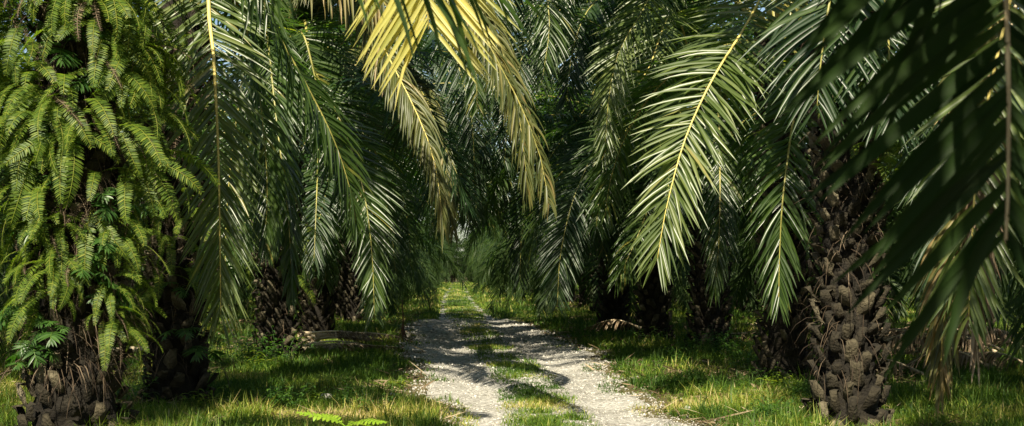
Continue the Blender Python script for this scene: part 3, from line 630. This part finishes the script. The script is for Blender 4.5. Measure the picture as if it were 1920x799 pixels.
# palms beside and behind the viewer, which shade the foreground
for i, (x, y) in enumerate([(-12, 12.5), (12.8, 11), (4.2, -5.5)]):
    far_palm(x, y, 5.0, 'oil palm outside the view beside the viewer', 'oil palms outside the view beside the viewer', 320 + i)

# ------------------------------------------------------------------ fibres on the near trunks
for (e, H, r, n, s) in ((L1, 4.8, .42, 2600, 1), (L2, 4.6, .34, 1200, 2), (R1, 4.4, .35, 500, 3), (R2, 4.6, .36, 400, 4), (L3, 4.6, .36, 500, 5)):
    obj('hanging_fibres', fibre_mesh(H, r, n, s), e)

# ------------------------------------------------------------------ ferns on the trunks
def fern_frond(ln, e0, bend, pin, npair, w, mat, broad=False, k=4):
    n = 24; path, Nn = gen_path(e0, bend, ln, rng.normal(0, .08), n)
    (V, Q, A), ra = frond_parts(path, Nn, leaf_len=pin, leaf_w=w, npair=npair, k=k, droop=.35 if not broad else .6, pet=.1 if not broad else .35,
                                a0=84, a1=60 if not broad else 18, fold=.15, rbase=.0035, jit=.35)
    a = Acc(); a.add(V, Q, A); a.add(ra[0], ra[1], .95, ra[2]); return a.mesh('fern_frond', [M[mat]])
DRYF = [fern_frond(.6, -20, 65, .05, 22, .012, 'fibre'), fern_frond(.75, 0, 88, .05, 28, .012, 'fibre')]
FERN = [fern_frond(l_, e_, b_, p_, int(l_ * 46), .017, 'fern') for (l_, e_, b_, p_) in ((.9, 5, 93, .10), (.75, -10, 79, .09), (1.0, -5, 84, .11), (.65, 30, 118, .085), (.85, -30, 59, .10), (.5, 50, 110, .08))]
BROAD = [fern_frond(l_, e_, b_, p_, 8, .04, 'fern_broad', True, 5) for (l_, e_, b_, p_) in ((.38, 30, 95, .2), (.3, 10, 80, .17), (.45, 45, 110, .2))]
def fern(name, palm_e, th, z, r, nfr, kind, sc_, label, group, cat='fern', spread=1.2):
    b = np.array(palm_e.location); p = b + np.array([math.cos(th) * r, math.sin(th) * r, z])
    e = bpy.data.objects.new(name, None); COL.objects.link(e); e.location = p; e.rotation_euler = (0, 0, th); e.empty_display_size = .1
    tag(e, label, cat, group)
    src = FERN if kind == 'fern' else BROAD
    for i in range(nfr):
        me = src[int(rng.integers(len(src)))]
        if rng.random() < .12: me = DRYF[int(rng.integers(2))]
        o = obj('fern_frond', me, e, (0, 0, rng.normal(0, .04)), (i - (nfr - 1) / 2) / max(1, nfr - 1) * 2 * spread + rng.normal(0, .2))
        s = sc_ * (.75 + .45 * rng.random()); o.scale = (s, s, s); o.rotation_euler = (rng.normal(0, .25), rng.normal(0, .25), o.rotation_euler[2])
def weed_mesh(seed, n=16, h=.45, mat='fern_broad'):
    rg = np.random.default_rng(seed); a = Acc()
    for i in range(n):
        az = rg.random() * 6.28; ln = h * (.5 + .8 * rg.random()); e = R(rg.uniform(45, 85)); r = .1 * rg.random()
        p0 = np.array([math.cos(az) * r, math.sin(az) * r, 0]); d = np.array([math.cos(az) * math.cos(e), math.sin(az) * math.cos(e), math.sin(e)])
        pts, _ = spline([p0, p0 + d * ln * .6, p0 + d * ln + np.array([0, 0, -.05])], 6); tb = tube(pts, np.linspace(.004, .002, 6), 4); a.add(tb[0], tb[1], .3, tb[2])
        m = 7; s = np.linspace(.35, 1, m); q = np.stack([np.interp(s * 5, range(6), pts[:, j]) for j in range(3)], 1); az2 = np.arange(m) * 2.4 + rg.random() * 6
        D = np.stack([np.cos(az2), np.sin(az2), .3 * np.ones(m)], 1)
        V, Q, A = blades(q, D, np.tile([0, .01, 1.], (m, 1)), .07 + .08 * rg.random(m), .03 + .02 * rg.random(m), .9 + rg.random(m), k=5, fold=.15)
        a.add(V, Q, A)
    return a.mesh('weed', [M[mat]])
WM = [weed_mesh(1), weed_mesh(2, 22, .6), weed_mesh(3, 12, .35, 'fern')]
WM_small = WM
rw = np.random.default_rng(99)
for i in range(60):
    py = rw.uniform(640, 795); px = rw.uniform(0, 760) if rw.random() < .5 else rw.uniform(1200, 1920)
    x, y = G(px, py); o = obj('weed', WM_small[int(rw.integers(3))], None, (x, y, float(gh(x, y)) - .01), rw.random() * 6.28); sc_ = rw.uniform(.35, .7); o.scale = (sc_, sc_, sc_)
    tag(o, 'small broadleaf weed scattered in the grass %s of the track' % ('left' if px < 900 else 'right'), 'weed', 'small weeds %s of the track' % ('left' if px < 900 else 'right'))
g1 = 'sword ferns growing all over the foremost left trunk'
for i in range(116):
    f = (i + .5) / 116; z = 1.0 + 4.3 * f ** .85; th = -math.pi / 2 + rng.uniform(-1.9, 1.9)
    if abs(th + 1.57) < .35 and rng.random() < .5: th += rng.choice([-.7, .8])
    fern('sword_fern', L1, th, z, .40 + .08 * rng.random() + .14 * (z > 2.6), int(rng.integers(4, 8)), 'fern', .56 + .34 * min(1, (z - 1) / 2), 'sword fern hanging from the foremost left trunk among many like it', g1)
g2 = 'broad-leaved ferns growing on the foremost left trunk'
for i in range(22):
    z = .6 + 3.6 * ((i + .5) / 22); th = -math.pi / 2 + rng.uniform(-1.4, 1.4)
    fern('broad_leaved_fern', L1, th, z, .46, int(rng.integers(4, 7)), 'broad', .72, 'dark broad-lobed fern tuft sprouting from the foremost left trunk', g2)
for i in range(22):
    z = 1.3 + 3.4 * ((i + .5) / 22); th = -math.pi / 2 + rng.uniform(-1.7, 1.7)
    fern('sword_fern', L2, th, z, .40, int(rng.integers(3, 6)), 'fern', .7, 'sword fern hanging from the second trunk on the left', 'sword ferns on the second left trunk')
for i in range(12):
    z = .5 + 3.0 * ((i + .5) / 12); th = -math.pi / 2 + rng.uniform(-1.5, 1.5)
    fern('broad_leaved_fern', L2, th, z, .38, int(rng.integers(3, 6)), 'broad', .85, 'broad-lobed fern tuft sprouting from the second trunk on the left', 'broad-leaved ferns on the second left trunk')
for i in range(10):
    z = 1.2 + 2.6 * ((i + .5) / 10); th = -math.pi / 2 + rng.uniform(-1.6, 1.6)
    fern('sword_fern', L3, th, z, .40, 5, 'fern', .8, 'sword fern hanging from the third trunk on the left', 'sword ferns on the third left trunk')
for i, (th, z) in enumerate([(-1.3, 3.35), (-.9, 3.0), (-1.15, 2.75), (-.6, 3.3), (-.4, 2.6), (-1.7, 3.6), (-.7, 3.7), (-2.1, 3.5), (-.2, 3.1)]):
    fern('sword_fern', R1, th, z, .38, 4, 'fern', .75, 'sword fern hanging from the upper part of the foremost right trunk', 'sword ferns on the foremost right trunk')
for i, (th, z) in enumerate([(-1.2, 3.2), (-2.0, 2.9), (-.9, 2.5), (-2.3, 3.6), (-1.6, 2.2)]):
    fern('sword_fern', R2, th, z, .38, 4, 'fern', .75, 'sword fern hanging from the dark trunk behind the foremost right one', 'sword ferns on the second right trunk')

# ------------------------------------------------------------------ weeds at the foot of the palms
ws = [((470, 690), 1, 'left'), ((430, 692), 0, 'left'), ((525, 688), 1, 'left'), ((550, 680), 0, 'left'), ((505, 696), 2, 'left'), ((450, 684), 1, 'left'), ((585, 668), 2, 'left'),
      ((235, 762), 0, 'left'), ((385, 770), 2, 'left'), ((150, 812), 0, 'left'), ((1335, 672), 1, 'right'), ((1300, 668), 0, 'right'), ((1385, 680), 1, 'right'), ((1400, 700), 0, 'right'), ((1250, 662), 2, 'right'), ((1440, 735), 2, 'right'), ((1225, 656), 0, 'right'), ((1700, 700), 0, 'right')]
for (px, py), v, sd in ws:
    x, y = G(px, py); o = obj('weed', WM[v], None, (x, y, float(gh(x, y)) - .01), rng.random() * 6.28)
    tag(o, 'leafy green weed growing in the grass by the %s row of palms' % sd, 'weed', 'weeds by the %s row of palms' % sd)

# ------------------------------------------------------------------ dead fronds on the ground
def dead_frond(name, p0, az, ln, bow, leaf, label, group, wide=.05, npair=30, lift=.05, seed=0, mat='leaf_dead', sag=1.6, rise=0.0):
    d = np.array([math.cos(az), math.sin(az), 0]); sd = np.array([-math.sin(az), math.cos(az), 0])
    s = np.linspace(0, 1, 24)[:, None]; path = d * s * ln + sd * bow * np.sin(s * 3.14) + np.array([0, 0, 1.]) * (lift + rise * np.sin(s * 3.14))
    (V, Q, A), ra = frond_parts(path, [0, 0, 1.], leaf_len=leaf, leaf_w=.03, npair=npair, k=5, droop=sag, pet=.4 if leaf < .35 else .12, a0=55, a1=20, rbase=wide, fold=.3, skip=.08)
    V[:, 2] = np.maximum(V[:, 2], .005 + .02 * rng.random(len(V)))
    x, y, z = p0; e = bpy.data.objects.new(name, None); COL.objects.link(e); e.location = (x, y, float(gh(x, y)) + z); tag(e, label, 'dead frond', group)
    obj('dry_leaflets', mk_mesh('dry_leaflets', V, Q, attr=A, mats=[M[mat]]), e)
    obj('stalk', mk_mesh('stalk', ra[0], ra[1], ra[2], mats=[M['rachis_dead']]), e)
gx, gy = G(570, 662)
for i in range(12):
    dead_frond('dead_frond', (gx + rng.normal(0, .12), gy + rng.normal(0, .35), .02 + .028 * i), R(rng.normal(-4, 13)), 1.1 + .9 * rng.random(), rng.normal(0, .16), .25, 'bleached dead frond in the flat pile beside the left palms', 'dead fronds stacked in the pile on the left', wide=.042, npair=24, rise=.06)
for i in range(20):
    px = 1690 + 235 * rng.random(); x, y = G(px, rng.uniform(672, 708))
    dead_frond('dead_frond', (x + .3, y, .02 + .35 * rng.random()), R(rng.uniform(140, 220)), 1.1 + .9 * rng.random(), rng.normal(0, .2), .5, 'curled brown dead frond in the heap beyond the foremost right palm', 'dead fronds heaped on the right', wide=.03, npair=34, sag=2.5, rise=.25)
x, y = G(1203, 650); dead_frond('dead_frond', (x - .1, y - .6, .34), R(172), 1.1, .1, .42, 'small arched grey dead frond standing in the grass right of the track', None, wide=.03, npair=22, sag=3.0, rise=.18)
for i, (px, py, az) in enumerate([(650, 590, 10), (700, 600, 170), (1100, 602, 20), (120, 640, 5), (1400, 632, 175), (245, 600, 0)]):
    x, y = G(px, py); dead_frond('dead_frond', (x, y, .03), R(az), 2.2, .2, .5, 'dead frond lying flat in the grass between the palms', 'dead fronds lying flat between the palms', wide=.03, npair=30)
# fallen grey log seen between the two foremost left palms
x, y = G(205, 664); a = Acc()
pts, _ = spline([(0, 0, .07), (.9, .1, .09), (1.7, .05, .06), (2.6, .2, .08)], 20); tb = tube(pts, .07 + .012 * rng.random(20), 9); a.add(tb[0] + rng.normal(0, .004, tb[0].shape), tb[1], .8, tb[2])
tag(obj('fallen_log', a.mesh('fallen_log', [M['rachis_dead']]), None, (x, y, float(gh(x, y)))), 'thin grey fallen log in the grass between the two foremost left palms', 'log')

# short brown stake left of the track
x, y = G(755, 642); a = Acc(); zt = 2.1 * .62
tb = tube([(0, 0, 0), (.01, 0, .5), (-.01, .01, .95)], [.022, .016, .012], 7); a.add(*[tb[0], tb[1], .5, tb[2]])
e = tag(bpy.data.objects.new('sapling', None), 'thin brown sapling stem with a splayed foot left of the track', 'sapling'); COL.objects.link(e); e.location = (x, y, float(gh(x, y)))
obj('stem', a.mesh('stem', [M['bark_small']]), e)
a = Acc()
for i in range(7):
    az = i * .9; tb = tube([(0, 0, .42), (math.cos(az) * .05, math.sin(az) * .05, .2), (math.cos(az) * .12, math.sin(az) * .12, 0)], [.012, .012, .01], 5); a.add(tb[0], tb[1], .4, tb[2])
obj('foot', a.mesh('foot', [M['bark_small']]), e)
a = Acc(); m = 12; az = np.arange(m) * 2.4; D = np.stack([np.cos(az), np.sin(az), .8 * np.ones(m)], 1)
V, Q, A = blades(np.tile([-.01, .01, .93], (m, 1)) - np.stack([0 * az, 0 * az, .02 * np.arange(m)], 1), D, np.tile([0, .01, 1.], (m, 1)), .12 + .08 * rng.random(m), .03 * np.ones(m), 1.2 * np.ones(m), k=5, fold=.15); a.add(V, Q, A)
obj('leaves', a.mesh('leaves', [M['leaf_dry']]), e)

# bright seedling close to the lens at the bottom of the view
def seedling():
    e = tag(bpy.data.objects.new('seedling', None), 'bright yellow-green seedling with feathery leaves at the bottom of the view', 'seedling'); COL.objects.link(e)
    root = P(642, 960, 9.0); gx, gy = root[0], root[1]; gz = float(gh(gx, gy)); e.location = (gx, gy, gz); b = np.array([gx, gy, gz])
    top = P(648, 800, 9.0)
    pts, _ = spline([b, .5 * (b + top) + V3(.01, 0, 0), top], 8); tb = tube(pts - b, np.linspace(.006, .003, 8), 6)
    a = Acc(); a.add(tb[0], tb[1], .5, tb[2]); obj('stem', a.mesh('stem', [M['seedling']]), e)
    for pp in ([top, P(622, 786, 8.95), P(560, 774, 8.9)], [top, P(628, 784, 9.05), P(590, 777, 9.2)], [top, P(680, 790, 8.9), P(722, 792, 8.8)], [top, P(665, 792, 9.1), P(700, 800, 9.3)]):
        path, ln = spline(pp, 20)
        (V, Q, A), ra = frond_parts(path - b, [0, -.5, 1.], leaf_len=.05, leaf_w=.022, npair=11, k=4, droop=.2, pet=.15, a0=75, a1=30, rbase=.0025, fold=.1, jit=.2)
        a = Acc(); a.add(V, Q, A); a.add(ra[0], ra[1], .5, ra[2]); obj('leaf', a.mesh('leaf', [M['seedling']]), e)
seedling()
# pale stones on the left verge
for i, (px, py, s) in enumerate([(675, 746, .07), (612, 750, .10), (540, 752, .06), (733, 742, .06), (1290, 768, .05)]):
    x, y = G(px, py); v = IV * np.array([1.3, 1, .7]) * s * (1 + .25 * (rng.random((12, 1)) - .5))
    tag(obj('stone', mk_mesh('stone', v, tris=IF, attr=np.ones(12) * .7, mats=[M['stone']], smooth=False), None, (x, y, float(gh(x, y)) + s * .4), i), 'pale angular stone lying in the dry grass beside the track', 'stone', 'pale stones beside the track')

for pe, Hh, pts_, mt in [(R4, 4.5, [P(1190, -30, 30), P(1110, 10, 29), P(1075, 90, 28.6), P(1062, 190, 28.5)], 'leaf_dark'),
                         (R5, 4.5, [P(1120, -40, 36), P(1085, 60, 35.5), P(1078, 160, 35.3), P(1075, 230, 35.3)], 'leaf_dark'),
                         (R5, 4.5, [P(1100, 0, 37), P(1030, 60, 36.4), P(1000, 160, 36), P(990, 260, 36)], 'leaf_dark'),
                         (L5, 4.5, [P(760, 60, 44), P(830, 110, 43), P(860, 220, 42.5), P(866, 320, 42.5)], 'leaf_dark')]:
    H_('y', pe, Hh, pts_, toC + V3(0, 0, .3), mt, 'rachis', leaf_len=1.0, leaf_w=.055, a0=70, a1=30, droop=.5)
# ------------------------------------------------------------------ light
d = Vector((math.sin(R(SAZ)) * math.cos(R(SE)), math.cos(R(SAZ)) * math.cos(R(SE)), math.sin(R(SE))))
sun = bpy.data.lights.new('sun', 'SUN'); sun.energy = 5.0; sun.angle = R(.5); sun.color = (1, .90, .70)
so = bpy.data.objects.new('sun', sun); COL.objects.link(so); so.rotation_euler = d.to_track_quat('Z', 'Y').to_euler()
w = bpy.data.worlds.new('World'); sc.world = w; w.use_nodes = True; t = w.node_tree
sk = t.nodes.new('ShaderNodeTexSky'); sk.sky_type = 'NISHITA'; sk.sun_disc = False; sk.sun_elevation = R(SE); sk.sun_rotation = R(SAZ)
bg = t.nodes['Background']; t.links.new(sk.outputs[0], bg.inputs[0]); bg.inputs[1].default_value = .055
sc.view_settings.view_transform = 'Standard'; sc.view_settings.look = 'None'; sc.view_settings.gamma = 1; sc.view_settings.use_curve_mapping = False
sc.view_settings.exposure = 1.28
sc.cycles.max_bounces = 5; sc.cycles.diffuse_bounces = 2; sc.cycles.glossy_bounces = 2; sc.cycles.transmission_bounces = 3
sc.cycles.use_denoising = True
